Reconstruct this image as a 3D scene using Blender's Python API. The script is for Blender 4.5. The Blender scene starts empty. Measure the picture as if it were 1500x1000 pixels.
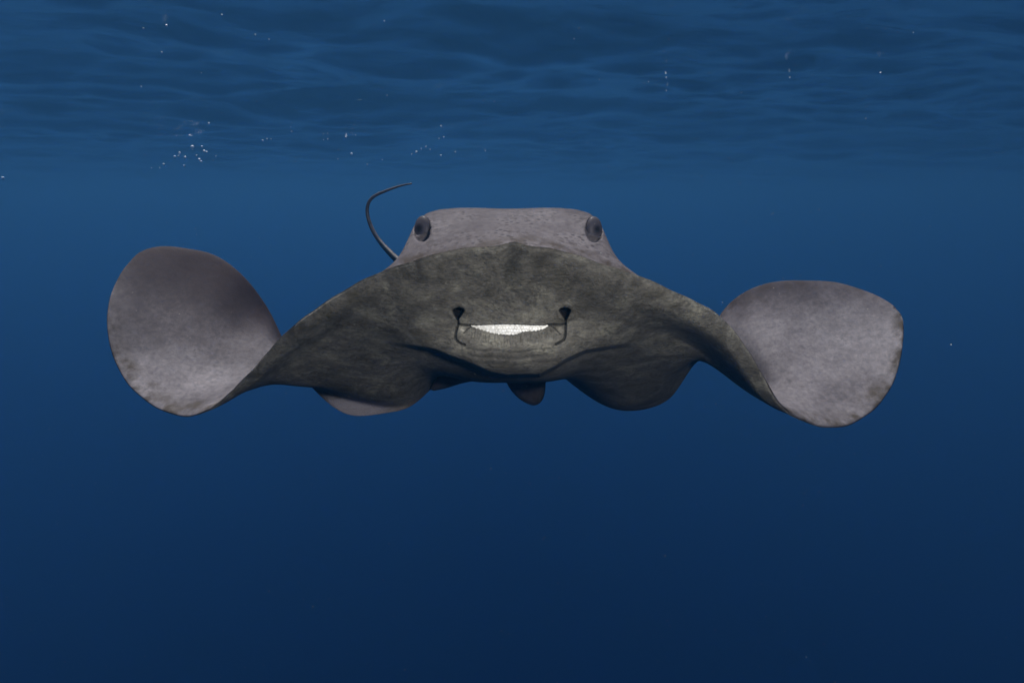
import bpy, math, random
import numpy as np
from mathutils import Vector, Matrix

random.seed(4)
rng = np.random.default_rng(11)
C = bpy.context.scene.collection

# ------------------------------------------------------------------ camera
PITCH = math.radians(11.3)
CAM_Z = -1.10                      # metres; the surface is at zero
cam_d = bpy.data.cameras.new("camera")
cam_d.sensor_width = 36.0
cam_d.lens = 24.0
cam_d.clip_start = 0.02
cam_d.clip_end = 1000.0
cam = bpy.data.objects.new("camera", cam_d)
C.objects.link(cam)
cam.location = (0, 0, CAM_Z)
cam.rotation_euler = (math.radians(90) - PITCH, 0, 0)
bpy.context.scene.camera = cam

# ------------------------------------------------------------------ sky and sun
sc = bpy.context.scene
w = bpy.data.worlds.new("World")
sc.world = w
w.use_nodes = True
wn = w.node_tree
bg = wn.nodes["Background"]
sky = wn.nodes.new("ShaderNodeTexSky")
sky.sky_type = 'NISHITA'
sky.sun_disc = False
to_sun = Vector((-0.10, 0.30, 0.90)).normalized()
sky.sun_elevation = math.asin(to_sun.z)
sky.sun_rotation = math.atan2(to_sun.x, to_sun.y)
wn.links.new(sky.outputs[0], bg.inputs[0])
bg.inputs[1].default_value = 0.08

sd = bpy.data.lights.new("sun", 'SUN')
sd.energy = 5.0
sd.angle = math.radians(0.5)
sd.color = (1.0, 0.96, 0.90)
so = bpy.data.objects.new("sun", sd)
C.objects.link(so)
so.rotation_euler = to_sun.to_track_quat('Z', 'Y').to_euler()

# the photographer's strobe, up and right of the lens
STROBE = Vector((0.27, 0.04, CAM_Z + 0.12))
st = bpy.data.lights.new("camera_strobe", 'SPOT')
st.energy = 34.0
st.shadow_soft_size = 0.05
st.spot_size = math.radians(86)
st.spot_blend = 1.0
st.color = (1.0, 0.97, 0.92)
sto = bpy.data.objects.new("camera_strobe", st)
C.objects.link(sto)
sto.location = STROBE
aim = Vector((0.12, 1.30, CAM_Z - 0.26))
sto.rotation_euler = (STROBE - aim).to_track_quat('Z', 'Y').to_euler()

sc.view_settings.view_transform = 'Standard'
sc.view_settings.look = 'None'
sc.view_settings.exposure = 1.1
sc.view_settings.gamma = 1.0
sc.view_settings.use_curve_mapping = False
sc.render.engine = 'CYCLES'
sc.cycles.use_denoising = True
sc.cycles.max_bounces = 8
sc.cycles.volume_bounces = 4
sc.cycles.transparent_max_bounces = 16
sc.cycles.use_adaptive_sampling = True
sc.cycles.adaptive_threshold = 0.01
sc.cycles.caustics_reflective = False
sc.cycles.caustics_refractive = False


# ------------------------------------------------------------------ helpers
def tag(o, label=None, cat=None, group=None, kind=None):
    if label: o['label'] = label
    if cat: o['category'] = cat
    if group: o['group'] = group
    if kind: o['kind'] = kind
    return o


def mesh_obj(name, verts, faces, mats=(), parent=None, smooth=True):
    me = bpy.data.meshes.new(name)
    verts = np.asarray(verts, dtype=np.float32)
    if isinstance(faces, np.ndarray):
        n, k = faces.shape
        me.vertices.add(len(verts))
        me.vertices.foreach_set("co", verts.ravel())
        me.loops.add(n * k)
        me.loops.foreach_set("vertex_index", faces.astype(np.int32).ravel())
        me.polygons.add(n)
        me.polygons.foreach_set("loop_start", np.arange(0, n * k, k, dtype=np.int32))
        me.polygons.foreach_set("loop_total", np.full(n, k, dtype=np.int32))
        me.update(calc_edges=True)
    else:
        me.from_pydata(verts.tolist(), [], faces)
        me.update()
    if smooth:
        me.polygons.foreach_set("use_smooth", np.ones(len(me.polygons), dtype=bool))
    for m in mats:
        me.materials.append(m)
    o = bpy.data.objects.new(name, me)
    C.objects.link(o)
    if parent:
        o.parent = parent
    return o


def sstep(a, b, x):
    t = np.clip((x - a) / (b - a), 0, 1)
    return t * t * (3 - 2 * t)


def nat_spline(t, y, q):
    """natural cubic spline through y (n, k) at knots t, evaluated at q"""
    t = np.asarray(t, float); y = np.asarray(y, float)
    shp = y.shape[1:]; y = y.reshape(len(t), -1)
    n = len(t); h = np.diff(t)
    A = np.zeros((n, n)); B = np.zeros_like(y)
    A[0, 0] = A[-1, -1] = 1
    for i in range(1, n - 1):
        A[i, i - 1] = h[i - 1]; A[i, i] = 2 * (h[i - 1] + h[i]); A[i, i + 1] = h[i]
        B[i] = 6 * ((y[i + 1] - y[i]) / h[i] - (y[i] - y[i - 1]) / h[i - 1])
    M = np.linalg.solve(A, B)
    k = np.clip(np.searchsorted(t, q) - 1, 0, n - 2)
    a = (t[k + 1] - q) / h[k]; b = (q - t[k]) / h[k]
    sh = (slice(None),) + (None,) * (y.ndim - 1)
    a = a[sh]; b = b[sh]; hh = h[k][sh]
    return (a * y[k] + b * y[k + 1] + ((a ** 3 - a) * M[k] + (b ** 3 - b) * M[k + 1]) * hh ** 2 / 6).reshape((len(q),) + shp)


def new_mat(name):
    m = bpy.data.materials.new(name)
    m.use_nodes = True
    nt = m.node_tree
    for n in list(nt.nodes):
        nt.nodes.remove(n)
    out = nt.nodes.new("ShaderNodeOutputMaterial")
    return m, nt, out


def N(nt, typ, **kw):
    n = nt.nodes.new(typ)
    for k, v in kw.items():
        if k in n.inputs:
            n.inputs[k].default_value = v
        else:
            setattr(n, k, v)
    return n


def ramp(nt, src, stops, interp='LINEAR'):
    r = nt.nodes.new("ShaderNodeValToRGB")
    cr = r.color_ramp
    cr.interpolation = interp
    while len(cr.elements) < len(stops):
        cr.elements.new(0.5)
    for e, (p, c) in zip(cr.elements, stops):
        e.position = p
        e.color = c if len(c) == 4 else (*c, 1)
    nt.links.new(src, r.inputs[0])
    return r.outputs[0]


def mixc(nt, a, b, f, mode='MIX'):
    m = nt.nodes.new("ShaderNodeMix")
    m.data_type = 'RGBA'
    m.blend_type = mode
    for sock, v in ((m.inputs[0], f), (m.inputs[6], a), (m.inputs[7], b)):
        if hasattr(v, 'is_output'):
            nt.links.new(v, sock)
        elif isinstance(v, (int, float)):
            sock.default_value = v
        else:
            sock.default_value = (*v, 1) if len(v) == 3 else v
    return m.outputs[2]


def mth(nt, op, a, b=0.0, clamp=False):
    m = nt.nodes.new("ShaderNodeMath")
    m.operation = op
    m.use_clamp = clamp
    for sock, v in ((m.inputs[0], a), (m.inputs[1], b)):
        if hasattr(v, 'is_output'):
            nt.links.new(v, sock)
        else:
            sock.default_value = v
    return m.outputs[0]


# ------------------------------------------------------------------ the water
# body of water: one closed box of even density round everything
def box_obj(name, lo, hi, mats):
    x0, y0, z0 = lo; x1, y1, z1 = hi
    v = [(x0, y0, z0), (x1, y0, z0), (x1, y1, z0), (x0, y1, z0), (x0, y0, z1), (x1, y0, z1), (x1, y1, z1), (x0, y1, z1)]
    f = [(0, 3, 2, 1), (4, 5, 6, 7), (0, 1, 5, 4), (1, 2, 6, 5), (2, 3, 7, 6), (3, 0, 4, 7)]
    return mesh_obj(name, v, f, mats, smooth=False)


m_vol, nt, out = new_mat("blue_water_body")
pv = nt.nodes.new("ShaderNodeVolumePrincipled")
pv.inputs["Color"].default_value = (0.063, 0.241, 0.49, 1)
pv.inputs["Absorption Color"].default_value = (0, 0, 0, 1)
pv.inputs["Density"].default_value = 0.065
pv.inputs["Anisotropy"].default_value = 0.80
nt.links.new(pv.outputs[0], out.inputs["Volume"])
haze = box_obj("haze", (-160, -60, -90), (160, 260, 0.6), [m_vol])
tag(haze, "clear deep blue sea water fading everything far away to blue", kind="stuff")

# surface of the sea, seen from below
m_surf, nt, out = new_mat("sea_surface")
fr = N(nt, "ShaderNodeFresnel", IOR=1.333)
gl = N(nt, "ShaderNodeBsdfAnisotropic")
gl.inputs["Color"].default_value = (1, 1, 1, 1)
gl.inputs["Roughness"].default_value = 0.02
tr = nt.nodes.new("ShaderNodeBsdfTransparent")
mx = nt.nodes.new("ShaderNodeMixShader")
tc = nt.nodes.new("ShaderNodeTexCoord")
mp = N(nt, "ShaderNodeMapping")
mp.inputs["Scale"].default_value = (1.0, 1.7, 1.0)
nt.links.new(tc.outputs["Object"], mp.inputs[0])
nz = N(nt, "ShaderNodeTexNoise", Scale=4.5, Detail=6.0, Roughness=0.6)
nt.links.new(mp.outputs[0], nz.inputs["Vector"])
bp = N(nt, "ShaderNodeBump", Strength=0.5, Distance=0.03)
nt.links.new(nz.outputs[0], bp.inputs["Height"])
nt.links.new(bp.outputs[0], gl.inputs["Normal"])
nt.links.new(fr.outputs[0], mx.inputs[0])
nt.links.new(tr.outputs[0], mx.inputs[1])
nt.links.new(gl.outputs[0], mx.inputs[2])
nt.links.new(mx.outputs[0], out.inputs["Surface"])

ang_f = np.radians(np.linspace(-50, 50, 760))
ang_b = np.radians(np.linspace(50, 310, 120)[1:-1])
ang = np.concatenate([ang_f, ang_b])
rad = np.concatenate([[0.0], np.geomspace(0.4, 150, 680)])
A, R = np.meshgrid(ang, rad)
X = R * np.sin(A); Y = R * np.cos(A) + 0.8
wave_list = []
waves = np.random.default_rng(5)
for lam, n, slope, spread in ((6.5, 3, .06, 18), (3.2, 6, .09, 26), (1.6, 9, .10, 30), (0.8, 12, .10, 34), (0.42, 14, .09, 38), (.24, 16, .06, 42)):
    for k in range(n):
        l = lam * math.exp(waves.normal(0, .22))
        th = math.radians(90 + 8 + waves.normal(0, spread))
        kx, ky = math.cos(th) * 2 * math.pi / l, math.sin(th) * 2 * math.pi / l
        wave_list.append((kx, ky, 1.06 * slope / math.sqrt(n) * l / (2 * math.pi) * math.sqrt(2), l, waves.uniform(0, 6.28)))


def sea_height(X, Y):
    Rr = np.hypot(X, Y)
    Z = -.20 * np.exp(-((X + 4.6) / 3.0) ** 2 - ((Y - 11.5) / 1.25) ** 2)
    for kx, ky, amp, l, p0 in wave_list:
        ph = kx * X + ky * Y + p0
        Z = Z + amp / (1 + (Rr / (l * 45)) ** 2) * (np.sin(ph) - 0.22 * np.cos(2 * ph))
    return Z


Z = sea_height(X, Y)
nr, na = X.shape
idx = np.arange(nr * na).reshape(nr, na)
i0 = idx[:-1]; i1 = idx[1:]
f = np.stack([i0, np.roll(i0, -1, 1), np.roll(i1, -1, 1), i1], -1).reshape(-1, 4)
V = np.stack([X, Y, Z], -1).reshape(-1, 3)
sea = mesh_obj("water_surface", V, f, [m_surf])
tag(sea, "rippled underside of the sea surface seen from below", kind="structure")

# ------------------------------------------------------------------ the stingray
# The animal is laid out in metres in a frame aligned with its swimming pose:
# x to the right, y away from the viewer, z up; control points are (angle x, angle y, distance).
CX, CY = 750.0, 500.0


def to_xyz(p):
    p = np.asarray(p, float)
    D = p[..., 2]
    return np.stack([(p[..., 0] - CX) / 1000 * D, D, (CY - p[..., 1]) / 1000 * D], -1)


def proj(P):
    return (P[..., 0] / P[..., 1] * 1000 + CX), (CY - P[..., 2] / P[..., 1] * 1000)


centre = [(751, 360, 1.10), (750, 400, 1.145), (749, 470, 1.222), (748, 538, 1.34), (747, 556, 1.52), (747, 548, 1.76), (747, 522, 2.0)]
left = [
 [(680, 364, 1.105), (680, 405, 1.15), (680, 472, 1.226), (690, 532, 1.34), (692, 554, 1.51), (698, 545, 1.75), (708, 525, 1.98)],
 [(618, 378, 1.12), (612, 415, 1.15), (610, 465, 1.215), (620, 512, 1.33), (642, 543, 1.49), (655, 545, 1.72), (670, 537, 1.93)],
 [(560, 397, 1.14), (552, 430, 1.17), (555, 472, 1.235), (575, 515, 1.35), (602, 547, 1.50), (622, 562, 1.66), (642, 558, 1.82)],
 [(503, 426, 1.17), (498, 458, 1.20), (505, 500, 1.27), (533, 540, 1.38), (562, 571, 1.50), (588, 586, 1.60), (606, 592, 1.65)],
 [(452, 459, 1.205), (451, 486, 1.23), (463, 520, 1.29), (488, 550, 1.38), (515, 574, 1.50), (545, 588, 1.61), (570, 604, 1.62)],
 [(413, 493, 1.24), (414, 514, 1.265), (422, 540, 1.31), (445, 561, 1.39), (475, 566, 1.50), (505, 580, 1.61), (530, 609, 1.62)],
 [(382, 527, 1.265), (382, 543, 1.28), (388, 558, 1.32), (408, 559, 1.40), (436, 555, 1.50), (466, 566, 1.60), (490, 597, 1.62)],
 [(352, 561, 1.29), (354, 569, 1.31), (364, 569, 1.35), (385, 553, 1.43), (405, 532, 1.52), (422, 528, 1.60), (440, 545, 1.64)],
 [(318, 592, 1.305), (328, 588, 1.337), (346, 568, 1.397), (367, 538, 1.472), (385, 510, 1.545), (398, 492, 1.605), (408, 483, 1.65)],
 [(270, 610, 1.325), (284, 592, 1.355), (308, 560, 1.40), (334, 520, 1.46), (357, 484, 1.52), (374, 456, 1.58), (385, 440, 1.63)],
 [(215, 588, 1.35), (230, 569, 1.38), (258, 530, 1.43), (290, 488, 1.48), (318, 450, 1.53), (340, 419, 1.58), (353, 401, 1.61)],
 [(174, 541, 1.385), (188, 525, 1.41), (215, 493, 1.45), (245, 455, 1.49), (275, 418, 1.53), (300, 389, 1.59), (315, 374, 1.615)],
 [(157, 480, 1.43), (168, 468, 1.447), (188, 446, 1.48), (212, 420, 1.52), (238, 395, 1.56), (262, 375, 1.59), (280, 365, 1.613)],
 [(165, 424, 1.49), (173, 417, 1.503), (188, 405, 1.525), (205, 391, 1.55), (222, 377, 1.575), (237, 367, 1.593), (250, 361, 1.605)],
 [(188, 386, 1.545), (192, 383, 1.55), (199, 378, 1.56), (206, 373, 1.57), (213, 369, 1.58), (220, 365, 1.588), (226, 363, 1.594)],
]
right = [
 [(820, 367, 1.105), (820, 405, 1.15), (820, 472, 1.226), (808, 532, 1.34), (806, 554, 1.51), (800, 545, 1.75), (790, 525, 1.98)],
 [(880, 385, 1.12), (884, 420, 1.15), (884, 468, 1.215), (876, 510, 1.33), (852, 545, 1.49), (838, 556, 1.70), (830, 555, 1.90)],
 [(940, 406, 1.14), (946, 438, 1.17), (944, 476, 1.235), (930, 516, 1.35), (908, 552, 1.50), (892, 578, 1.66), (882, 592, 1.82)],
 [(1000, 432, 1.17), (1004, 460, 1.20), (1003, 492, 1.26), (992, 524, 1.36), (972, 552, 1.50), (950, 580, 1.64), (932, 601, 1.79)],
 [(1045, 456, 1.205), (1048, 484, 1.23), (1041, 508, 1.275), (1028, 523, 1.35), (1013, 527, 1.48), (1001, 547, 1.62), (982, 582, 1.76)],
 [(1081, 492, 1.235), (1081, 517, 1.26), (1076, 542, 1.30), (1064, 547, 1.36), (1046, 530, 1.46), (1025, 522, 1.59), (1006, 540, 1.73)],
 [(1111, 539, 1.26), (1110, 557, 1.28), (1106, 574, 1.315), (1094, 568, 1.38), (1071, 537, 1.47), (1045, 513, 1.59), (1024, 516, 1.70)],
 [(1136, 584, 1.28), (1138, 594, 1.30), (1132, 592, 1.34), (1115, 568, 1.41), (1090, 528, 1.49), (1064, 492, 1.58), (1045, 478, 1.67)],
 [(1168, 612, 1.305), (1166, 606, 1.33), (1155, 588, 1.375), (1135, 553, 1.43), (1110, 510, 1.50), (1086, 472, 1.58), (1066, 447, 1.65)],
 [(1217, 627, 1.33), (1211, 612, 1.355), (1196, 580, 1.40), (1175, 538, 1.46), (1147, 493, 1.52), (1119, 450, 1.58), (1098, 424, 1.62)],
 [(1268, 609, 1.355), (1259, 594, 1.38), (1240, 561, 1.42), (1214, 519, 1.47), (1186, 473, 1.53), (1160, 434, 1.58), (1140, 412, 1.61)],
 [(1305, 568, 1.385), (1296, 554, 1.405), (1276, 525, 1.44), (1252, 491, 1.48), (1226, 454, 1.53), (1202, 424, 1.57), (1184, 411, 1.59)],
 [(1321, 515, 1.42), (1313, 506, 1.435), (1298, 487, 1.46), (1280, 464, 1.49), (1260, 441, 1.53), (1242, 424, 1.56), (1226, 414, 1.58)],
 [(1323, 474, 1.455), (1320, 468, 1.463), (1311, 459, 1.477), (1300, 449, 1.493), (1286, 438, 1.52), (1272, 430, 1.54), (1260, 425, 1.555)],
 [(1314, 455, 1.48), (1312, 453, 1.484), (1308, 450, 1.49), (1303, 446, 1.502), (1296, 442, 1.515), (1290, 439, 1.526), (1285, 436, 1.533)],
]
for st_, amt in [(q, .016) for q in left[9:]] + [(q, .012) for q in right[9:]]:
    # gentle even hollow across each curled wing tip
    a_, b_ = np.array(st_[0]), np.array(st_[-1])
    amt *= min(1.0, math.hypot(b_[0] - a_[0], b_[1] - a_[1]) / 230) ** 1.5
    for j_ in range(1, 6):
        x_, y_, _ = st_[j_]
        t_ = math.hypot(x_ - a_[0], y_ - a_[1]) / math.hypot(b_[0] - a_[0], b_[1] - a_[1])
        st_[j_] = (x_, y_, a_[2] + (b_[2] - a_[2]) * t_ + amt * 4 * t_ * (1 - t_))
tip_l = [(204, 371, 1.574)] * 7
tip_r = [(1302, 446, 1.508)] * 7
ctrl = np.array([tip_l] + left[::-1] + [centre] + right + [tip_r], float)      # (33, 7, 3)
NS = 16
svals = np.arange(-NS, NS + 1, dtype=float)


def pieces(*segs):
    out_ = []
    for a, b, st_ in segs:
        n = max(2, int(round((b - a) / st_)) + 1)
        out_.append(np.linspace(a, b, n)[:-1])
    out_.append([segs[-1][1]])
    return np.concatenate(out_)


S = pieces((-NS, -15, .1), (-15, -2.2, .06), (-2.2, -1.4, .025), (-1.4, 1.4, .0095), (1.4, 2.2, .025), (2.2, 15, .06), (15, NS, .1))
Vv = pieces((0, .12, .012), (.12, 1.5, .03), (1.5, 2.6, .010), (2.6, 4, .03), (4, 5.88, .05), (5.88, 6, .02))
# v spline first (rows), then s spline
cv = nat_spline(np.arange(7.0), np.moveaxis(ctrl, 1, 0), Vv)          # (nv, 33, 3)
G = nat_spline(svals, np.moveaxis(cv, 1, 0), S)                        # (ns, nv, 3)
SS, VV = np.meshgrid(S, Vv, indexing='ij')
px, py, D = G[..., 0].copy(), G[..., 1].copy(), G[..., 2].copy()
# little notch in the middle of the snout rim
py -= 5.5 * np.exp(-((px - 754) / 17) ** 2) * np.exp(-(VV / .5) ** 2)
# faint unevenness of the rim
py += 1.0 * np.sin(SS * 5.1 + 1) * np.sin(SS * 2.3) * np.exp(-(VV / .4) ** 2)
sheet = to_xyz(np.stack([px, py, D], -1))
# rolled front lip of the wings: the skin behind the lip lies further back
dl = np.linalg.norm(sheet - sheet[:, :1], axis=-1)
lip_r = .085 * sstep(.048, .135, dl) * sstep(2.2, 4.2, SS) * sstep(10, 7.5, SS)
lip_l = .036 * sstep(.030, .085, dl) * sstep(2.5, 4.5, -SS) * sstep(10, 7.5, -SS)
D += lip_r * sstep(6.0, 3.2, VV) + lip_l * sstep(4.6, 2.8, VV)
sheet = to_xyz(np.stack([px, py, D], -1))


def normals(P):
    du = np.gradient(P, axis=0); dv = np.gradient(P, axis=1)
    n = np.cross(du, dv)
    l = np.linalg.norm(n, axis=-1, keepdims=True)
    return n / np.maximum(l, 1e-12)


Nrm = normals(sheet)
vn = VV / 6.0
span = np.clip(1 - (np.abs(SS) / NS) ** 3, 0, 1)

# ---- dorsal side: wing thickness plus the raised head and back
tmax = (0.004 + 0.003 * sstep(3, 7, np.abs(SS)) + 0.035 * np.exp(-(SS / 2.6) ** 2) * sstep(.5, 3.0, VV)) * np.sqrt(span)
tprof = (np.clip(1 - (2 * vn ** .8 - 1) ** 4, 0, 1)) ** .5
dors = sheet + Nrm * (tmax * tprof)[..., None]
X0 = -.008
yc = np.array([1.08, 1.10, 1.14, 1.18, 1.24, 1.30, 1.35, 1.42, 1.50, 1.62, 1.76, 1.90, 2.02])
zc = np.array([.150, .158, .179, .199, .227, .252, .266, .274, .265, .225, .14, .03, -.05])
yy = np.clip(dors[..., 1], 1.08, 2.02)
Zc = np.interp(yy, yc, zc)
k_ = np.array([0, .1, .135, .160, .172, .180, .188, .202, .220, .27, .35, .5, .8])
d_ = np.array([0, .002, .005, .012, .021, .034, .060, .100, .134, .180, .24, .36, .6])
xa = np.abs(dors[..., 0] - X0)
# smooth table lookups
kk = np.linspace(0, .8, 400); dd = np.interp(kk, k_, d_)
ker = np.exp(-np.linspace(-2, 2, 9) ** 2); ker /= ker.sum()
dd = np.convolve(np.pad(dd, 4, mode='edge'), ker, 'valid')
backw = sstep(1.45, 1.95, yy)
drop_head = np.interp(xa * (1 + .5 * backw), kk, dd)
drop_front = 1.45 * xa ** 2
m = sstep(1.13, 1.30, yy)
top = Zc - (drop_front * (1 - m) + drop_head * m)
diff = top - dors[..., 2]
sp = 0.004
soft = sp * np.logaddexp(0, diff / sp)
wgt = (1 - np.exp(-VV / .13)) * sstep(6.0, 5.3, VV) * sstep(7.5, 4.5, np.abs(SS))
add = soft * wgt
# round the transition at the snout rim
dors[..., 2] += add
Nd = normals(dors)
# gentle muscle relief on the head: a shallow furrow down the middle
dors[..., 2] -= .004 * np.exp(-((dors[..., 0] - X0) / .05) ** 2) * sstep(1.2, 1.4, dors[..., 1]) * (VV < 5)

# eyes: sockets on both sides of the head
eye_frames = []
for ex, ey in ((618.5, 335.5), (870.5, 336.5)):
    Nd = normals(dors)
    pxd, pyd = proj(dors)
    facing = (Nd * dors).sum(-1) < 0
    dist = np.hypot(pxd - ex, pyd - ey) + (~facing) * 1000 + (np.abs(SS) > 5) * 1000
    close = (dist < 2.5)
    dskin = dors[..., 1][close].min() if close.any() else dors[..., 1].ravel()[np.argmin(dist)]
    sgn = -1 if ex < 750 else 1
    Dd_ = dors[..., 1]
    r_e = np.hypot((pxd - ex) / 11.5, (pyd - ey) / 17.5)
    near = sstep(.085, .04, np.abs(Dd_ - dskin)) * (np.abs(SS) < 6)
    sock = sstep(1.12, .88, r_e) * near
    ring = np.exp(-((r_e - 1.28) / .20) ** 2) * near
    swell = np.exp(-(r_e / 1.9) ** 2) * near
    upin = np.clip(-(pyd - ey) / 18 + .45 * (-sgn) * (pxd - ex) / 12, -1, 1)
    newD = Dd_ + .026 * sock - (.0012 + .0075 * np.clip(upin, 0, 1) ** .7) * ring - .005 * swell
    # clear the ridge of skin that would stand in front of the ball
    newD = np.where((near > .5) & (r_e < 1.1), np.maximum(newD, dskin + .008), newD)
    dors = to_xyz(np.stack([pxd, pyd, newD], -1))
    n = np.array([sgn * .50, -.85, -.05]); n /= np.linalg.norm(n)
    eye_frames.append((to_xyz((ex, ey, dskin + .0190)), n, sgn))

# ---- ventral side relief
Dv = D.copy()
# round lip at both rims
jx = (px - 748)
# jaw shelf: inside a U-shaped line the face stands forward of the belly
uline = np.interp(px, [560, 600, 637, 663, 689, 717, 741, 790, 811, 828, 854, 880, 905, 940], [497, 502, 508, 519, 528, 541, 546, 545, 534, 523, 511, 506, 502, 498])
inside = sstep(3.5, -3.5, py - uline) * sstep(6, 2.5, VV) * (np.abs(jx) < 260)
fadeup = sstep(455, 540, py) * sstep(190, 120, np.abs(jx))
Dv -= .078 * inside * fadeup
# low cushion of the upper lip and the chin
Dv -= .010 * np.exp(-((px - 748) / 70) ** 2 - ((py - 500) / 16) ** 2) * (VV < 4)
Dv -= .006 * np.exp(-((px - 748) / 66) ** 2 - ((py - 460) / 9) ** 2) * (VV < 4)


def seg_dist(x, y, pts):
    best = np.full(x.shape, 1e9)
    for (x0, y0), (x1, y1) in zip(pts[:-1], pts[1:]):
        dx, dy = x1 - x0, y1 - y0
        t = np.clip(((x - x0) * dx + (y - y0) * dy) / (dx * dx + dy * dy), 0, 1)
        best = np.minimum(best, np.hypot(x - x0 - t * dx, y - y0 - t * dy))
    return best


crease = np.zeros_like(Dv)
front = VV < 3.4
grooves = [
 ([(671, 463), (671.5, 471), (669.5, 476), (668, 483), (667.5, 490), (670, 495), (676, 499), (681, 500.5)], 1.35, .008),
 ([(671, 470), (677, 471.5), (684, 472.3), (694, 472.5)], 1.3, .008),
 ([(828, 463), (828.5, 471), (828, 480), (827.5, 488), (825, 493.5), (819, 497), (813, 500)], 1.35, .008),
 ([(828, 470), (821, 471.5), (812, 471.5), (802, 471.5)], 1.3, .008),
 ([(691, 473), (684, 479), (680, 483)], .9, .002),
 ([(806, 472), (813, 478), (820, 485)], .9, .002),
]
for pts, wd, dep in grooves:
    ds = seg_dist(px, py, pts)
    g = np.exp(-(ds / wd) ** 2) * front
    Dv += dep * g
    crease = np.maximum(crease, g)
# nostrils: funnels
nost = np.zeros_like(Dv)
for nx, s_ in ((670.5, 1), (828.5, -1)):
    yy0 = 446.5
    hw = np.where(py < 451.5, 8.6 * np.sqrt(np.clip(1 - ((py - 451.5) / 5.2) ** 2, 0, 1)), 8.6 * np.clip(1 - (py - 451.5) / 13.5, 0, 1) ** .85)
    sdx = hw - np.abs(px - nx - 1.2 * s_ + (py - yy0) * .09 * s_)
    sdy = py - yy0 + 1 - .10 * (px - nx) * s_ + .5
    ins = sstep(-1.0, 1.6, np.minimum(sdx, sdy * 1.2)) * (py < 466) * front
    nost = np.maximum(nost, ins)
    # raised rim of the nasal opening
    Dv -= .0025 * np.exp(-((np.hypot((px - nx) / 12, (py - 453) / 11) - 1) / .25) ** 2) * front
Dv += .030 * nost
# mouth opening
ux = np.array([690, 692, 700, 708, 715, 722, 735, 745, 755, 765, 775, 783, 790, 797, 803, 805])
lo = np.array([472.3, 474.2, 477.0, 479.6, 481.4, 483.8, 485.2, 486.0, 485.4, 481.8, 480.4, 480.2, 479.6, 477.0, 473.2, 471.5])
low = np.interp(px, ux, lo)
jag = .9 * np.sin(px * 2 * np.pi / 5.4 + .8 * np.sin(px * .23)) + .5 * np.sin(px * 1.9 + 1)
upl = 472.4 - 1.7 * np.exp(-((px - 742) / 26) ** 2) + .25 * np.sin(px * .9)
jm = sstep(690, 697, px) * sstep(805, 798, px)
mo = sstep(-.5, .5, py - upl) * sstep(-.5, .5, low + .6 * jag * jm - py) * (px > 690) * (px < 805) * front
Dpre = Dv.copy()
Dv += .020 * mo
# folds of the lower lip
ly = low + 1
band = sstep(-1, 4, py - ly) * sstep(22, 9, py - ly) * sstep(681, 694, px) * sstep(817, 803, px) * front
ph = (px + .8 * np.sin(py * .25 + px * .05) + 1.9 * np.sin(px * .31) + 1.1 * np.sin(px * .83 + py * .3)) * 2 * np.pi / 5.4
fold = np.abs(np.sin(ph / 2)) ** .6
Dv += .0021 * band * (1 - fold)
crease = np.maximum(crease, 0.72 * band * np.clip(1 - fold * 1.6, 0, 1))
# chin furrow and slack folds
for yy1, a, wdt in ((519.5, .0022, 2.2), (528, .0014, 2.4), (510, .0006, 1.6)):
    cy = yy1 - 7 * ((px - 748) / 70) ** 2 + 1.2 * np.sin(px * .11)
    g = np.exp(-((py - cy) / wdt) ** 2) * sstep(85, 45, np.abs(px - 745)) * front
    Dv += a * g
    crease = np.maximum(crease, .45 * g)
# corner flaps
flap = np.exp(-((px - 677) / 5) ** 2 - ((py - 480) / 6) ** 2) + np.exp(-((px - 820) / 5) ** 2 - ((py - 480) / 6) ** 2)
Dv -= .003 * flap * front
vent = to_xyz(np.stack([px, py, Dv], -1))
# rim rounding: sink the ventral skin slightly away from the dorsal one
vent -= Nrm * ((.003 + .004 * np.exp(-(SS / 8) ** 2)) * tprof * span * sstep(0, .15, VV))[..., None]

# ---- weld the two skins into one closed mesh
ns, nv = SS.shape
idv = np.arange(ns * nv).reshape(ns, nv)
idd = idv + ns * nv
allv = np.concatenate([vent.reshape(-1, 3), dors.reshape(-1, 3)])
remap = np.arange(2 * ns * nv)
for a in (0, nv - 1):
    remap[idd[:, a]] = idv[:, a]
for a in (0, ns - 1):
    remap[idd[a, :]] = idv[a, 0]
    remap[idv[a, :]] = idv[a, 0]


def quads(ix, flip):
    q = np.stack([ix[:-1, :-1], ix[1:, :-1], ix[1:, 1:], ix[:-1, 1:]], -1).reshape(-1, 4)
    return q[:, ::-1] if flip else q


fv = quads(idv, True); fd = quads(idd, False)
nfv = len(fv)
faces = remap[np.concatenate([fv, fd])]
used, inv = np.unique(faces, return_inverse=True)
faces = inv.reshape(faces.shape)
bodyv = allv[used]
attr = np.zeros((2 * ns * nv, 4), np.float32)
rim = np.minimum(VV, (6 - VV)) / 6.0
tipd = 1 - sstep(5, 0, NS - np.abs(SS))
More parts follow.
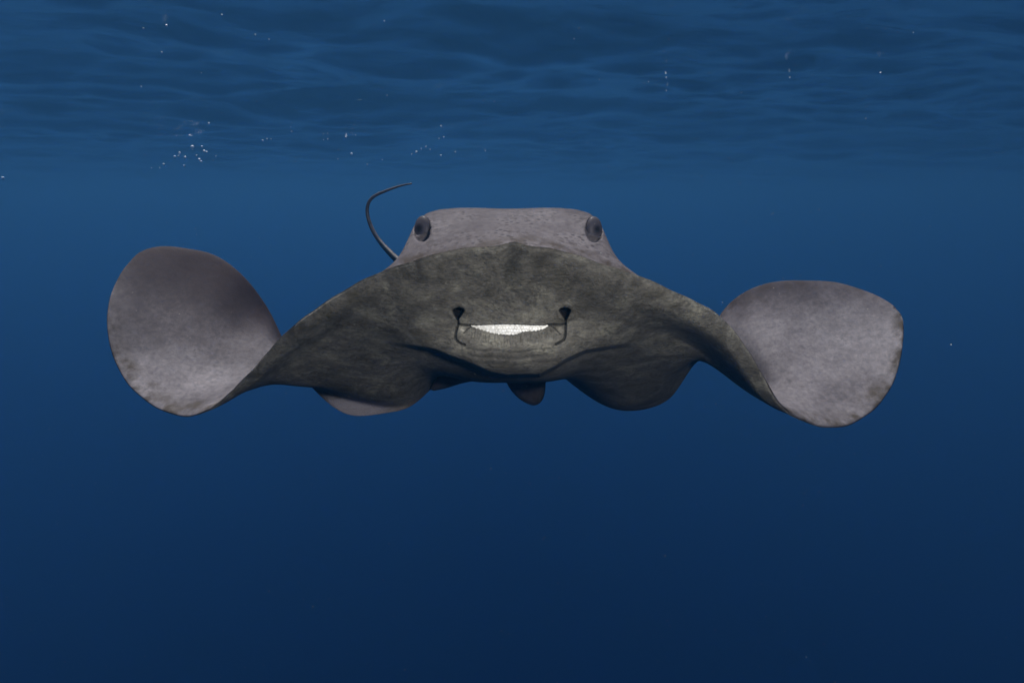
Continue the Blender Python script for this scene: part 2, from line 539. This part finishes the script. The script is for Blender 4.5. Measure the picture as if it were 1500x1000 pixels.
# distance to the nearest rim in metres
dl = np.linalg.norm(sheet - sheet[:, :1], axis=-1); dt = np.linalg.norm(sheet - sheet[:, -1:], axis=-1)
edge_m = np.minimum(dl, dt)
trail = np.clip(dt / .30, 0, 1)
lead = np.clip(dl / .30, 0, 1)
pale = np.exp(-((px - 520) / 50) ** 2 - ((py - 596) / 17) ** 2) * (VV > 4.6)
a0 = np.stack([crease, lead, trail, np.maximum(nost, mo)], -1).reshape(-1, 4)
a1 = np.stack([0 * crease, lead, trail, 0 * mo], -1).reshape(-1, 4)
attr = np.concatenate([a0, a1])[used].astype(np.float32)
wingside = np.concatenate([np.clip(.5 + SS / 32, 0, 1).ravel(), np.clip(.5 + SS / 32, 0, 1).ravel()])[used]
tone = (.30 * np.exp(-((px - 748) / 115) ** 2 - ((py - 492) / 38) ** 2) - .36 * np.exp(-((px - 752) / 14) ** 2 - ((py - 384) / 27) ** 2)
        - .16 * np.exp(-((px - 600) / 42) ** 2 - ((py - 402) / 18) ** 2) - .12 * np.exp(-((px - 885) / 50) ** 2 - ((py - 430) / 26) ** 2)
        + .10 * np.exp(-(dl / .03) ** 2) * (np.abs(SS) > 3) + .22 * np.exp(-((px - 748) / 90) ** 2 - ((py - 528) / 16) ** 2) + .7 * np.exp(-((px - 678) / 4.5) ** 2 - ((py - 478) / 5) ** 2) + .6 * np.exp(-((px - 820) / 4.5) ** 2 - ((py - 478) / 5) ** 2) + .22 * np.exp(-((px - 625) / 45) ** 2 - ((py - 530) / 20) ** 2))  # chin painted lighter to make up for light missing on its downward face
tone_d = (-.15 * sstep(7, 2, np.abs(SS)) + .07 * sstep(8, 11, SS) + .13 * sstep(-8, -10, SS) * sstep(480, 560, py)  # lower part of the left tip painted lighter, as sun on it
          - .46 * sstep(-8, -10, SS) * sstep(150, -60, (py - 420) * .9 - (px - 280) * .35) * sstep(0, .6, vn + .12))  # upper left tip: brown pigment, darkened further to paint in its shade
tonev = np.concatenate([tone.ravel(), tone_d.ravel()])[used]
palev = np.concatenate([pale.ravel(), 0 * pale.ravel()])[used]
vpar = np.concatenate([vn.ravel(), vn.ravel()])[used]

# root pose
ROT = Matrix.Rotation(-PITCH, 4, 'X')
ORIG = np.array([0.0, 1.45, 0.05])
root = bpy.data.objects.new("stingray", None)
C.objects.link(root)
root.matrix_world = Matrix.Translation((0, 0, CAM_Z)) @ ROT @ Matrix.Translation(Vector(ORIG))
tag(root, "grey stingray swimming head-on under the surface with wing tips curled up and white teeth showing", "stingray")
L = lambda P: np.asarray(P) - ORIG

# ---- skin materials
def skin(name, dorsal):
    m_, nt, out = new_mat(name)
    b = nt.nodes.new("ShaderNodeBsdfPrincipled")
    nt.links.new(b.outputs[0], out.inputs["Surface"])
    tc = nt.nodes.new("ShaderNodeTexCoord")
    at = nt.nodes.new("ShaderNodeAttribute"); at.attribute_name = "marks"
    sp_ = nt.nodes.new("ShaderNodeSeparateColor")
    nt.links.new(at.outputs["Color"], sp_.inputs[0])
    cre, lead_, trail_ = sp_.outputs[0], sp_.outputs[1], sp_.outputs[2]
    hole = at.outputs["Alpha"]
    at2 = nt.nodes.new("ShaderNodeAttribute"); at2.attribute_name = "chart"
    sp2 = nt.nodes.new("ShaderNodeSeparateXYZ")
    nt.links.new(at2.outputs["Vector"], sp2.inputs[0])

    def noise(scale, detail=4.0, rough=.6, mapping=None, src=None, dist=0.0):
        n = N(nt, "ShaderNodeTexNoise", Scale=scale, Detail=detail, Roughness=rough, Distortion=dist)
        s = src or tc.outputs["Object"]
        if mapping:
            mp_ = nt.nodes.new("ShaderNodeMapping")
            mp_.inputs["Scale"].default_value = mapping
            nt.links.new(s, mp_.inputs[0]); s = mp_.outputs[0]
        nt.links.new(s, n.inputs["Vector"])
        return n.outputs[0]

    def lines(scale, mapping, thick, warp=.35):
        """network of fine wrinkle lines"""
        nzv = N(nt, "ShaderNodeTexNoise", Scale=scale * .35, Detail=3.0)
        nt.links.new(tc.outputs["Object"], nzv.inputs["Vector"])
        va = nt.nodes.new("ShaderNodeVectorMath"); va.operation = 'SCALE'; va.inputs[3].default_value = warp / scale * 10
        nt.links.new(nzv.outputs["Color"], va.inputs[0])
        vb = nt.nodes.new("ShaderNodeVectorMath"); vb.operation = 'ADD'
        nt.links.new(tc.outputs["Object"], vb.inputs[0]); nt.links.new(va.outputs[0], vb.inputs[1])
        mp_ = nt.nodes.new("ShaderNodeMapping"); mp_.inputs["Scale"].default_value = mapping
        nt.links.new(vb.outputs[0], mp_.inputs[0])
        vo = N(nt, "ShaderNodeTexVoronoi", Scale=scale); vo.feature = 'DISTANCE_TO_EDGE'
        nt.links.new(mp_.outputs[0], vo.inputs["Vector"])
        return ramp(nt, vo.outputs[0], [(0, (1, 1, 1)), (thick, (0, 0, 0))])

    if dorsal:
        big = ramp(nt, noise(7, 5, .62), [(.34, (.042, .038, .042)), (.50, (.073, .067, .073)), (.66, (.103, .096, .104))])
        fine = ramp(nt, noise(95, 4, .7), [(.3, (.72, .71, .71)), (.66, (1.14, 1.13, 1.12))])
        col = mixc(nt, big, fine, 1.0, 'MULTIPLY')
        # fibres running out to the rim
        fib = ramp(nt, noise(1, 4, .65, (260, 9, 1), at2.outputs["Vector"]), [(.35, (.86, .86, .86)), (.65, (1.06, 1.06, 1.06))])
        col = mixc(nt, col, fib, .4, 'MULTIPLY')
        # scattered dark freckles, denser on the head
        fr_ = N(nt, "ShaderNodeTexVoronoi", Scale=85, Randomness=1.0)
        nt.links.new(tc.outputs["Object"], fr_.inputs["Vector"])
        spots = ramp(nt, fr_.outputs["Distance"], [(.22, (1, 1, 1)), (.40, (0, 0, 0))])
        dens = ramp(nt, noise(14, 3, .6), [(.48, (0, 0, 0)), (.54, (1, 1, 1))])
        off = mth(nt, 'ABSOLUTE', mth(nt, 'SUBTRACT', sp2.outputs[0], .5))
        onhead = ramp(nt, off, [(.10, (1, 1, 1)), (.26, (.16, .16, .16))])
        sf = mth(nt, 'MULTIPLY', mth(nt, 'MULTIPLY', mth(nt, 'MULTIPLY', spots, dens), .85), onhead)
        col = mixc(nt, col, (.016, .014, .015), sf)
        mott = ramp(nt, noise(75, 6, .75, (1, 1, 1.2), None, .8), [(.49, (0, 0, 0)), (.58, (1, 1, 1))])
        patchy = ramp(nt, noise(16, 3, .6), [(.40, (.1, .1, .1)), (.60, (1, 1, 1))])
        col = mixc(nt, col, (.026, .023, .023), mth(nt, 'MULTIPLY', mth(nt, 'MULTIPLY', mott, patchy), mth(nt, 'MULTIPLY', onhead, .75)))
        scuff = ramp(nt, noise(38, 5, .72, (1, 1, 1.3), None, .6), [(.60, (0, 0, 0)), (.74, (1, 1, 1))])
        col = mixc(nt, col, (.028, .025, .024), mth(nt, 'MULTIPLY', scuff, .5))
        # olive blotches and a brown band along the rims
        rim_ = mth(nt, 'MINIMUM', lead_, trail_)
        rr_ = ramp(nt, mth(nt, 'ADD', rim_, mth(nt, 'MULTIPLY', mth(nt, 'SUBTRACT', noise(26, 4, .65), .5), .45)), [(.02, (1, 1, 1)), (.18, (0, 0, 0))])
        blot = ramp(nt, noise(30, 4, .6), [(.42, (0, 0, 0)), (.60, (1, 1, 1))])
        col = mixc(nt, col, (.024, .019, .014), mth(nt, 'MULTIPLY', mth(nt, 'MULTIPLY', rr_, blot), .9))
        tr_ = ramp(nt, mth(nt, 'ADD', trail_, mth(nt, 'MULTIPLY', mth(nt, 'SUBTRACT', noise(12, 3, .6), .5), .3)), [(.0, (1, 1, 1)), (.42, (0, 0, 0))])
        col = mixc(nt, col, (.020, .015, .018), mth(nt, 'MULTIPLY', tr_, .62))
        wr = lines(55, (1, 1, 1.6), .035)
        rough = .72
        bumps = [(noise(200, 3, .5), .0003), (noise(45, 4, .55), .0009)]
    else:
        big = ramp(nt, noise(13, 6, .66, (1, 1, 1.1), None, 1.2), [(.32, (.064, .058, .043)), (.50, (.102, .095, .083)), (.66, (.170, .161, .132))])
        fine = ramp(nt, noise(120, 4, .7, (1, 1, 1.8)), [(.3, (.70, .70, .70)), (.68, (1.20, 1.20, 1.20))])
        col = mixc(nt, big, fine, 1.0, 'MULTIPLY')
        w1 = noise(60, 5, .62, (1, .6, 2.1), None, 1.6)
        wr = ramp(nt, w1, [(.40, (1, 1, 1)), (.47, (.25, .25, .25)), (.52, (0, 0, 0))])
        w2 = noise(130, 4, .6, (1, .6, 1.7), None, 1.2)
        wr2 = ramp(nt, w2, [(.38, (1, 1, 1)), (.50, (0, 0, 0))])
        patch = ramp(nt, noise(13, 3, .6), [(.38, (.15, .15, .15)), (.62, (1, 1, 1))])
        col = mixc(nt, col, (.030, .029, .026), mth(nt, 'MULTIPLY', mth(nt, 'MULTIPLY', wr, patch), .50))
        col = mixc(nt, col, (.036, .035, .032), mth(nt, 'MULTIPLY', wr2, .22))
        blot = ramp(nt, noise(22, 5, .65, (1, 1, 1), None, .7), [(.50, (0, 0, 0)), (.66, (1, 1, 1))])
        rimw = ramp(nt, lead_, [(.03, (1, 1, 1)), (.55, (.2, .2, .2))])
        col = mixc(nt, col, (.038, .034, .028), mth(nt, 'MULTIPLY', mth(nt, 'MULTIPLY', blot, rimw), .85))
        # brownish back margin
        tr_ = ramp(nt, trail_, [(.0, (1, 1, 1)), (.16, (0, 0, 0))])
        col = mixc(nt, col, (.085, .062, .058), mth(nt, 'MULTIPLY', tr_, .55))
        # back skin's violet on the rear margin, painted pale as if sunlit
        pl = ramp(nt, sp2.outputs[2], [(.1, (0, 0, 0)), (.55, (1, 1, 1))])
        col = mixc(nt, col, (.20, .185, .21), mth(nt, 'MULTIPLY', pl, .9))
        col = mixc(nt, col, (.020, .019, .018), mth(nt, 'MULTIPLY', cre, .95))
        col = mixc(nt, col, (.006, .005, .005), hole)  # nostrils and open mouth painted near black, standing for shade inside them
        rough = .55
        bumps = [(noise(260, 3, .6), .0006), (noise(70, 4, .6, (1, 1, 1.8)), .0016), (wr, -.0008), (wr2, -.0004)]
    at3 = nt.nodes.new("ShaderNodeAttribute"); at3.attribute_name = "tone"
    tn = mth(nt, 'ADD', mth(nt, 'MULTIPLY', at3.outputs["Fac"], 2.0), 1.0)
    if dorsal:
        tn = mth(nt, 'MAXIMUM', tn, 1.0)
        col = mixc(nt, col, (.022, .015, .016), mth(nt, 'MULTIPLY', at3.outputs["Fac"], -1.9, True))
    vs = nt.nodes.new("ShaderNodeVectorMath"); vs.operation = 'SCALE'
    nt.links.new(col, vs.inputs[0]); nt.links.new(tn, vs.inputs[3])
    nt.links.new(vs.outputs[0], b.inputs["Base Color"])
    b.inputs["Roughness"].default_value = rough
    b.inputs["Specular IOR Level"].default_value = .05 if dorsal else .10
    h = None
    for s, a in bumps:
        t_ = mth(nt, 'MULTIPLY', s, a * 1000)
        h = t_ if h is None else mth(nt, 'ADD', h, t_)
    bp_ = N(nt, "ShaderNodeBump", Strength=.7, Distance=.001)
    nt.links.new(h, bp_.inputs["Height"])
    nt.links.new(bp_.outputs[0], b.inputs["Normal"])
    return m_


m_dors = skin("back_skin", True)
m_vent = skin("belly_skin", False)

flist = []; mi = []
for k_i, q in enumerate(faces.tolist()):
    if len(set(q)) < 4:
        q = [v for n_, v in enumerate(q) if v not in q[:n_]]
        if len(q) < 3: continue
    flist.append(q); mi.append(0 if k_i < nfv else 1)
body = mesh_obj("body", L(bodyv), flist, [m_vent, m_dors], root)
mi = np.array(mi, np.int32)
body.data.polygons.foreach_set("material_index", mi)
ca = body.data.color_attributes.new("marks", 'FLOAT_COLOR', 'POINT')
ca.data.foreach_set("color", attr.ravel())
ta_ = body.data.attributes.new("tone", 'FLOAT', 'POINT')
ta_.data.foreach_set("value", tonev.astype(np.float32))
cv_ = body.data.attributes.new("chart", 'FLOAT_VECTOR', 'POINT')
cv_.data.foreach_set("vector", np.stack([wingside, vpar, palev], -1).astype(np.float32).ravel())
import bmesh


# ---- simple lofted pieces
def tube(pts, radii, seg=14):
    pts = np.asarray(pts, float)
    t = np.gradient(pts, axis=0); t /= np.linalg.norm(t, axis=1, keepdims=True)
    ref = np.array([1.0, 0, .2]); V_ = []; F_ = []
    for i, (p, tt, r) in enumerate(zip(pts, t, radii)):
        a = ref - tt * (ref @ tt); a /= np.linalg.norm(a); b = np.cross(tt, a); ref = a
        for k in range(seg):
            th = 2 * math.pi * k / seg
            V_.append(p + r * (math.cos(th) * a + math.sin(th) * b))
    for i in range(len(pts) - 1):
        for k in range(seg):
            F_.append((i * seg + k, i * seg + (k + 1) % seg, (i + 1) * seg + (k + 1) % seg, (i + 1) * seg + k))
    F_.append(tuple(range(seg))[::-1]); F_.append(tuple((len(pts) - 1) * seg + k for k in range(seg)))
    return V_, F_


m_tail, nt, out = new_mat("tail_skin")
b = nt.nodes.new("ShaderNodeBsdfPrincipled"); nt.links.new(b.outputs[0], out.inputs[0])
tc = nt.nodes.new("ShaderNodeTexCoord")
nz = N(nt, "ShaderNodeTexNoise", Scale=60.0, Detail=4.0)
nt.links.new(tc.outputs["Object"], nz.inputs["Vector"])
nt.links.new(ramp(nt, nz.outputs[0], [(.35, (.030, .024, .022)), (.65, (.085, .070, .065))]), b.inputs["Base Color"])
b.inputs["Roughness"].default_value = .5

m_fin, nt, out = new_mat("fin_skin")
b = nt.nodes.new("ShaderNodeBsdfPrincipled"); nt.links.new(b.outputs[0], out.inputs[0])
tc = nt.nodes.new("ShaderNodeTexCoord")
mp = N(nt, "ShaderNodeMapping"); mp.inputs["Scale"].default_value = (3, 1, 1)
nt.links.new(tc.outputs["Object"], mp.inputs[0])
nz = N(nt, "ShaderNodeTexNoise", Scale=45.0, Detail=4.0)
nt.links.new(mp.outputs[0], nz.inputs["Vector"])
nt.links.new(ramp(nt, nz.outputs[0], [(.3, (.030, .026, .030)), (.7, (.065, .058, .062))]), b.inputs["Base Color"])
b.inputs["Roughness"].default_value = .55

tail_c = np.array([(747, 521, 1.93), (735, 512, 2.02), (712, 492, 2.12), (680, 462, 2.20), (645, 432, 2.26), (612, 405, 2.30), (590, 388, 2.32), (572, 371, 2.33),
                   (553, 349, 2.34), (541, 325, 2.34), (538, 305, 2.33), (545, 290, 2.31), (562, 281, 2.28), (584, 273, 2.24), (603, 269, 2.20)], float)
tq = np.linspace(0, len(tail_c) - 1, 120)
tp = nat_spline(np.arange(len(tail_c)), tail_c, tq)
tr_ = np.interp(tq, [0, 1, 3, 6, 8, 10, 12, 14], [.034, .028, .020, .0135, .0074, .0058, .0046, .0022])
V_, F_ = tube(to_xyz(tp), tr_)
mesh_obj("tail", L(V_), F_, [m_tail], root)


def fin(outline, base_d, tip_d, thick, name="pelvic_fin"):
    """leaf-shaped fin: outline given as pairs of left and right border points from root to tip"""
    Vf = []; n = len(outline); m_ = 11
    for i, ((xl, yl), (xr, yr)) in enumerate(outline):
        t = i / (n - 1)
        for side in (1, -1):
            for k in range(m_):
                s_ = k / (m_ - 1)
                x = xl + (xr - xl) * s_; y = yl + (yr - yl) * s_
                Dd = base_d + (tip_d - base_d) * t + .03 * (s_ - .5) ** 2
                th = thick * (1 - (2 * s_ - 1) ** 2) ** .5 * (1 - .75 * t)
                p = to_xyz((x, y, Dd)); p[1] += side * th
                Vf.append(p)
    F = []
    row = 2 * m_
    for i in range(n - 1):
        a, c = i * row, (i + 1) * row
        for k in range(m_ - 1):
            F.append((a + k, a + k + 1, c + k + 1, c + k))
            F.append((a + m_ + k, c + m_ + k, c + m_ + k + 1, a + m_ + k + 1))
    o = mesh_obj(name, L(Vf), F, [m_fin], root)
    bm = bmesh.new(); bm.from_mesh(o.data)
    bmesh.ops.remove_doubles(bm, verts=bm.verts, dist=2e-4)
    bmesh.ops.recalc_face_normals(bm, faces=bm.faces)
    bm.to_mesh(o.data); bm.free()
    return o


def dense(pairs, n=22):
    a = np.array([[*p, *q] for p, q in pairs], float)
    r = nat_spline(np.arange(len(a)), a, np.linspace(0, len(a) - 1, n))
    return [((x0, y0), (x1, y1)) for x0, y0, x1, y1 in r]


fin(dense([((728, 535), (800, 535)), ((738, 552), (799.5, 553)), ((745, 566), (799, 568)), ((754, 578), (797, 580)), ((765, 587), (793, 588)), ((775, 592), (787, 592.5)), ((781, 593.6), (782, 593.8))]), 1.80, 1.93, .010)
fin(dense([((655, 535), (718, 545)), ((642, 550), (700, 556)), ((636, 559), (678, 561)), ((632, 566), (655, 568)), ((630, 571), (636, 572))]), 1.62, 1.72, .008)

# ---- eyes
m_eye, nt, out = new_mat("eye_ball")
b = nt.nodes.new("ShaderNodeBsdfPrincipled"); nt.links.new(b.outputs[0], out.inputs[0])
tc = nt.nodes.new("ShaderNodeTexCoord")
sx = nt.nodes.new("ShaderNodeSeparateXYZ"); nt.links.new(tc.outputs["Object"], sx.inputs[0])
r2 = mth(nt, 'SQRT', mth(nt, 'ADD', mth(nt, 'POWER', mth(nt, 'ABSOLUTE', sx.outputs[0]), 2), mth(nt, 'POWER', mth(nt, 'ABSOLUTE', sx.outputs[1]), 2)))
nz = N(nt, "ShaderNodeTexNoise", Scale=160.0, Detail=4.0)
nt.links.new(tc.outputs["Object"], nz.inputs["Vector"])
rn = mth(nt, 'ADD', mth(nt, 'MULTIPLY', r2, 50.0), mth(nt, 'MULTIPLY', mth(nt, 'SUBTRACT', nz.outputs[0], .5), .12))
nt.links.new(ramp(nt, rn, [(.14, (.010, .010, .012)), (.34, (.024, .022, .028)), (.55, (.042, .039, .048)), (.78, (.036, .033, .041)), (.95, (.040, .036, .040))]), b.inputs["Base Color"])
b.inputs["Roughness"].default_value = .42
b.inputs["Specular IOR Level"].default_value = .05
for p, n, sgn in eye_frames:
    Vb = []; Fb = []; nu, nw = 32, 18
    for i in range(nw + 1):
        th = math.pi * i / nw
        for k in range(nu):
            ph_ = 2 * math.pi * k / nu
            Vb.append((.0168 * math.sin(th) * math.cos(ph_), .0240 * math.sin(th) * math.sin(ph_), .0095 * math.cos(th)))
    for i in range(nw):
        for k in range(nu):
            Fb.append((i * nu + k, i * nu + (k + 1) % nu, (i + 1) * nu + (k + 1) % nu, (i + 1) * nu + k)[::-1])
    e = mesh_obj("eye", Vb, Fb, [m_eye], root)
    bm = bmesh.new(); bm.from_mesh(e.data); bmesh.ops.remove_doubles(bm, verts=bm.verts, dist=1e-6)
    bmesh.ops.recalc_face_normals(bm, faces=bm.faces); bm.to_mesh(e.data); bm.free()
    zaxis = Vector(n); up = Vector((-sgn * .10, 0, 1)); up = (up - zaxis * up.dot(zaxis)).normalized(); xa_ = up.cross(zaxis)
    M = Matrix((xa_, up, zaxis)).transposed().to_4x4()
    M.translation = Vector(L(p))
    e.matrix_local = M

# ---- teeth: a pavement of small rounded white teeth set in the mouth
m_tooth, nt, out = new_mat("tooth_enamel")
b = nt.nodes.new("ShaderNodeBsdfPrincipled"); nt.links.new(b.outputs[0], out.inputs[0])
tc = nt.nodes.new("ShaderNodeTexCoord")
nz = N(nt, "ShaderNodeTexNoise", Scale=110.0, Detail=4.0)
nt.links.new(tc.outputs["Object"], nz.inputs["Vector"])
nt.links.new(ramp(nt, nz.outputs[0], [(.35, (.58, .57, .54)), (.62, (.80, .79, .76))]), b.inputs["Base Color"])
b.inputs["Roughness"].default_value = .35
Vt = []; Ft = []
for r_ in range(5):
    ncol = 27
    for c_ in range(ncol):
        x = 690.5 + (c_ + .5 * (r_ % 2)) * 4.3
        y = 472.0 + r_ * 4.4 + random.uniform(-.6, .6)
        if x > 806 or y > np.interp(x, ux, lo) + 5.5: continue
        Dd = Dpre[np.unravel_index(np.argmin(np.hypot(px - x, py - y) + 1e3 * (~front)), Dv.shape)] + .0068
        hx, hy, hz = 2.3 * Dd / 1000, 2.6 * Dd / 1000, .0015
        c0 = to_xyz((x + random.uniform(-.5, .5), y, Dd + random.uniform(0, .0008))); base = len(Vt)
        nu, nw = 8, 5
        for i in range(nw + 1):
            th = math.pi / 2 * i / nw
            for k in range(nu):
                a = 2 * math.pi * (k + .5) / nu
                q = 1.0
                Vt.append(c0 + np.array([hx * math.sin(th) ** .6 * math.cos(a) * 1.75, -hz * math.cos(th), hy * math.sin(th) ** .6 * math.sin(a) * 1.75]))
        for i in range(nw):
            for k in range(nu):
                Ft.append((base + i * nu + k, base + i * nu + (k + 1) % nu, base + (i + 1) * nu + (k + 1) % nu, base + (i + 1) * nu + k))
teeth = mesh_obj("teeth", L(Vt), Ft, [m_tooth], root)
bm = bmesh.new(); bm.from_mesh(teeth.data); bmesh.ops.remove_doubles(bm, verts=bm.verts, dist=1e-6)
bmesh.ops.recalc_face_normals(bm, faces=bm.faces); bm.to_mesh(teeth.data); bm.free()

# ------------------------------------------------------------------ bubbles and drifting specks
CAMM = Matrix.Translation((0, 0, CAM_Z)) @ ROT


def world_at(x, y, dist):
    return CAMM @ Vector(to_xyz((x, y, dist)))


def under_surface(x, y, gap=.001):
    d = ROT @ Vector(to_xyz((x, y, 1.0)))
    t = (-CAM_Z - gap) / max(d.z, .02)
    ts = np.arange(1.2, 22.0, .02)
    zs = CAM_Z + d.z * ts
    hit = np.nonzero(zs > sea_height(d.x * ts, d.y * ts) - gap)[0]
    t = float(ts[hit[0]]) if len(hit) else 14.0
    return Vector((0, 0, CAM_Z)) + d * min(t * .90, 10.0)


m_bub, nt, out = new_mat("air_bubble")
b = nt.nodes.new("ShaderNodeBsdfPrincipled"); nt.links.new(b.outputs[0], out.inputs[0])
b.inputs["Base Color"].default_value = (.80, .88, .98, 1)
b.inputs["Roughness"].default_value = .15

bm = bmesh.new(); bmesh.ops.create_icosphere(bm, subdivisions=2, radius=1.0)
bub_me = bpy.data.meshes.new("air_bubble"); bm.to_mesh(bub_me); bm.free()
bub_me.materials.append(m_bub)
bub_me.polygons.foreach_set("use_smooth", np.ones(len(bub_me.polygons), dtype=bool))


def bubble(x, y, rpx, label, group):
    p = under_surface(x, y, .002)
    o = bpy.data.objects.new("air_bubble", bub_me)
    C.objects.link(o)
    o.location = p
    r = (1.4 if y > 150 else 1.05) * rpx * p.y / 1000
    o.scale = (r, r, r * 1.15)
    tag(o, label, "bubble", group)


G1, G2, G3, G4 = "bubbles clustered under the surface at left", "bubbles scattered above the tail", "bubbles scattered above the head", "lone bubbles spread under the surface"
bubble(282, 216, 1.9, "brightest and largest white bubble, topmost in the left cluster under the surface", G1)
bubble(306, 181, 1.0, "single small bubble floating just above the bright left cluster", G1)
bubble(316, 229, .7, "faint bubble at the right end of the left cluster under the surface", G1)
bubble(234, 246, .7, "faint small bubble at the lower left end of the left cluster", G1)
for c_ in [(296, 215, 1.0), (299, 222, 1.3), (303, 223, .9), (288, 228, .8), (292, 234, 1.4), (295, 237, 1.1)]:
    bubble(*c_, "tiny white bubble in the right half of the left bubble cluster", G1)
for c_ in [(263, 224, 1.0), (256, 230, 1.2), (262, 229, 1.0), (271, 231, 1.3), (270, 243, 1.0), (240, 241, 1.2), (222, 246, .6)]:
    bubble(*c_, "tiny white bubble in the left half of the left bubble cluster", G1)
for c_ in [(385, 206, .8), (391, 204, .8), (397, 204, .6), (427, 193, .9)]:
    bubble(*c_, "tiny pale bubble in the faint short row between the left cluster and the tail", G2)
bubble(515, 226, 1.3, "brightest small bubble directly up and left of the tail tip", G2)
bubble(538, 241, .9, "small bubble closest above the curved part of the tail", G2)
bubble(507, 201, 1.1, "pale bubble in the dark trough, highest above the tail", G2)
for c_ in [(474, 205, .6), (480, 204, .7), (521, 198, .5), (495, 233, .5), (560, 234, .5)]:
    bubble(*c_, "very faint bubble specks above and left of the tail tip", G2)
bubble(610, 223, 1.2, "brightest small bubble straight above the tail tip", G3)
bubble(711, 221, .6, "faint bubble above the middle of the stingray's head", G3)
for c_ in [(603, 226, .7), (617, 218, .7), (624, 215, .8), (630, 219, .6)]:
    bubble(*c_, "tiny pale bubble in the slanting row above the tail tip", G3)
for c_ in [(646, 185, .8), (650, 201, .8), (643, 203, .5), (646, 228, .8), (667, 223, .9)]:
    bubble(*c_, "tiny pale bubble high above the left eye of the stingray", G3)
for x_, y_, r_, lab in [
    (210, 42, 1.2, "small bright bubble high above the left wing tip, left of a larger one"),
    (244, 38, 1.6, "large soft bubble near the top of the picture above the left wing"),
    (325, 22, 1.1, "bubble closest to the top edge left of the tail"),
    (374, 51, 1.2, "bright bubble near the top, upper one of a close pair"),
    (394, 58, .9, "fainter bubble near the top, lower right one of a close pair"),
    (207, 127, 1.0, "bubble halfway between the top edge and the left cluster"),
    (237, 77, 1.2, "soft bubble under the surface, midway down above the left wing"),
    (295, 107, .6, "very faint bubble between the close pair and the left cluster"),
    (563, 31, 1.1, "lone bubble near the top edge straight above the tail"),
    (567, 140, .8, "lone faint bubble midway above the tail tip"),
    (724, 149, .6, "faint bubble above the middle of the head, midway to the top"),
    (841, 57, .7, "faint bubble near the top above the right eye"),
    (878, 117, .6, "faint bubble straight above the right eye, left of a pair"),
    (950, 120, .7, "small bubble left of the vertical pair right of the head"),
    (976, 114, 1.0, "upper bubble of the vertical pair right of the head"),
    (976, 133, .7, "lower bubble of the vertical pair right of the head"),
    (1086, 136, .7, "faint bubble left of the bright one above the right wing"),
    (1157, 114, 1.1, "brightest bubble in the right half, above the right wing"),
    (1290, 107, 1.1, "rightmost bright bubble, above the outer end of the right wing"),
    (1338, 48, .7, "faint bubble near the top right corner"),
    (1268, 174, .6, "faint bubble lowest above the right wing tip"),
    (4, 261, 1.4, "bubble at the left edge of the picture below the waves")]:
    bubble(x_, y_, r_, lab, G4)

# marine snow: thousands of tiny grains hanging in the water
m_snow, nt, out = new_mat("drifting_grain")
b = nt.nodes.new("ShaderNodeBsdfPrincipled"); nt.links.new(b.outputs[0], out.inputs[0])
b.inputs["Base Color"].default_value = (.42, .42, .38, 1)
b.inputs["Roughness"].default_value = .8
Vs = []; Fs = []
for k in range(1500):
    d = random.uniform(.9, 1) ** .6 * random.uniform(.7, 4.2)
    x, y = random.uniform(-100, 1600), random.uniform(-80, 1080)
    if random.random() < .3: d = random.uniform(.6, 1.4)
    p = np.array(world_at(x, y, d))
    if p[2] > -.1: continue
    r = random.uniform(.12, .38) * d / 1000 * (1.4 if random.random() < .04 else 1)
    b0 = len(Vs)
    for o_ in ((1, 0, 0), (-1, 0, 0), (0, 1, 0), (0, -1, 0), (0, 0, 1), (0, 0, -1)):
        Vs.append(p + r * np.array(o_) * random.uniform(.6, 1.4))
    for f_ in ((0, 2, 4), (2, 1, 4), (1, 3, 4), (3, 0, 4), (2, 0, 5), (1, 2, 5), (3, 1, 5), (0, 3, 5)):
        Fs.append(tuple(b0 + i for i in f_))
snow = mesh_obj("marine_snow", Vs, Fs, [m_snow], smooth=False)
tag(snow, "sparse pale specks drifting through the blue water", kind="stuff")
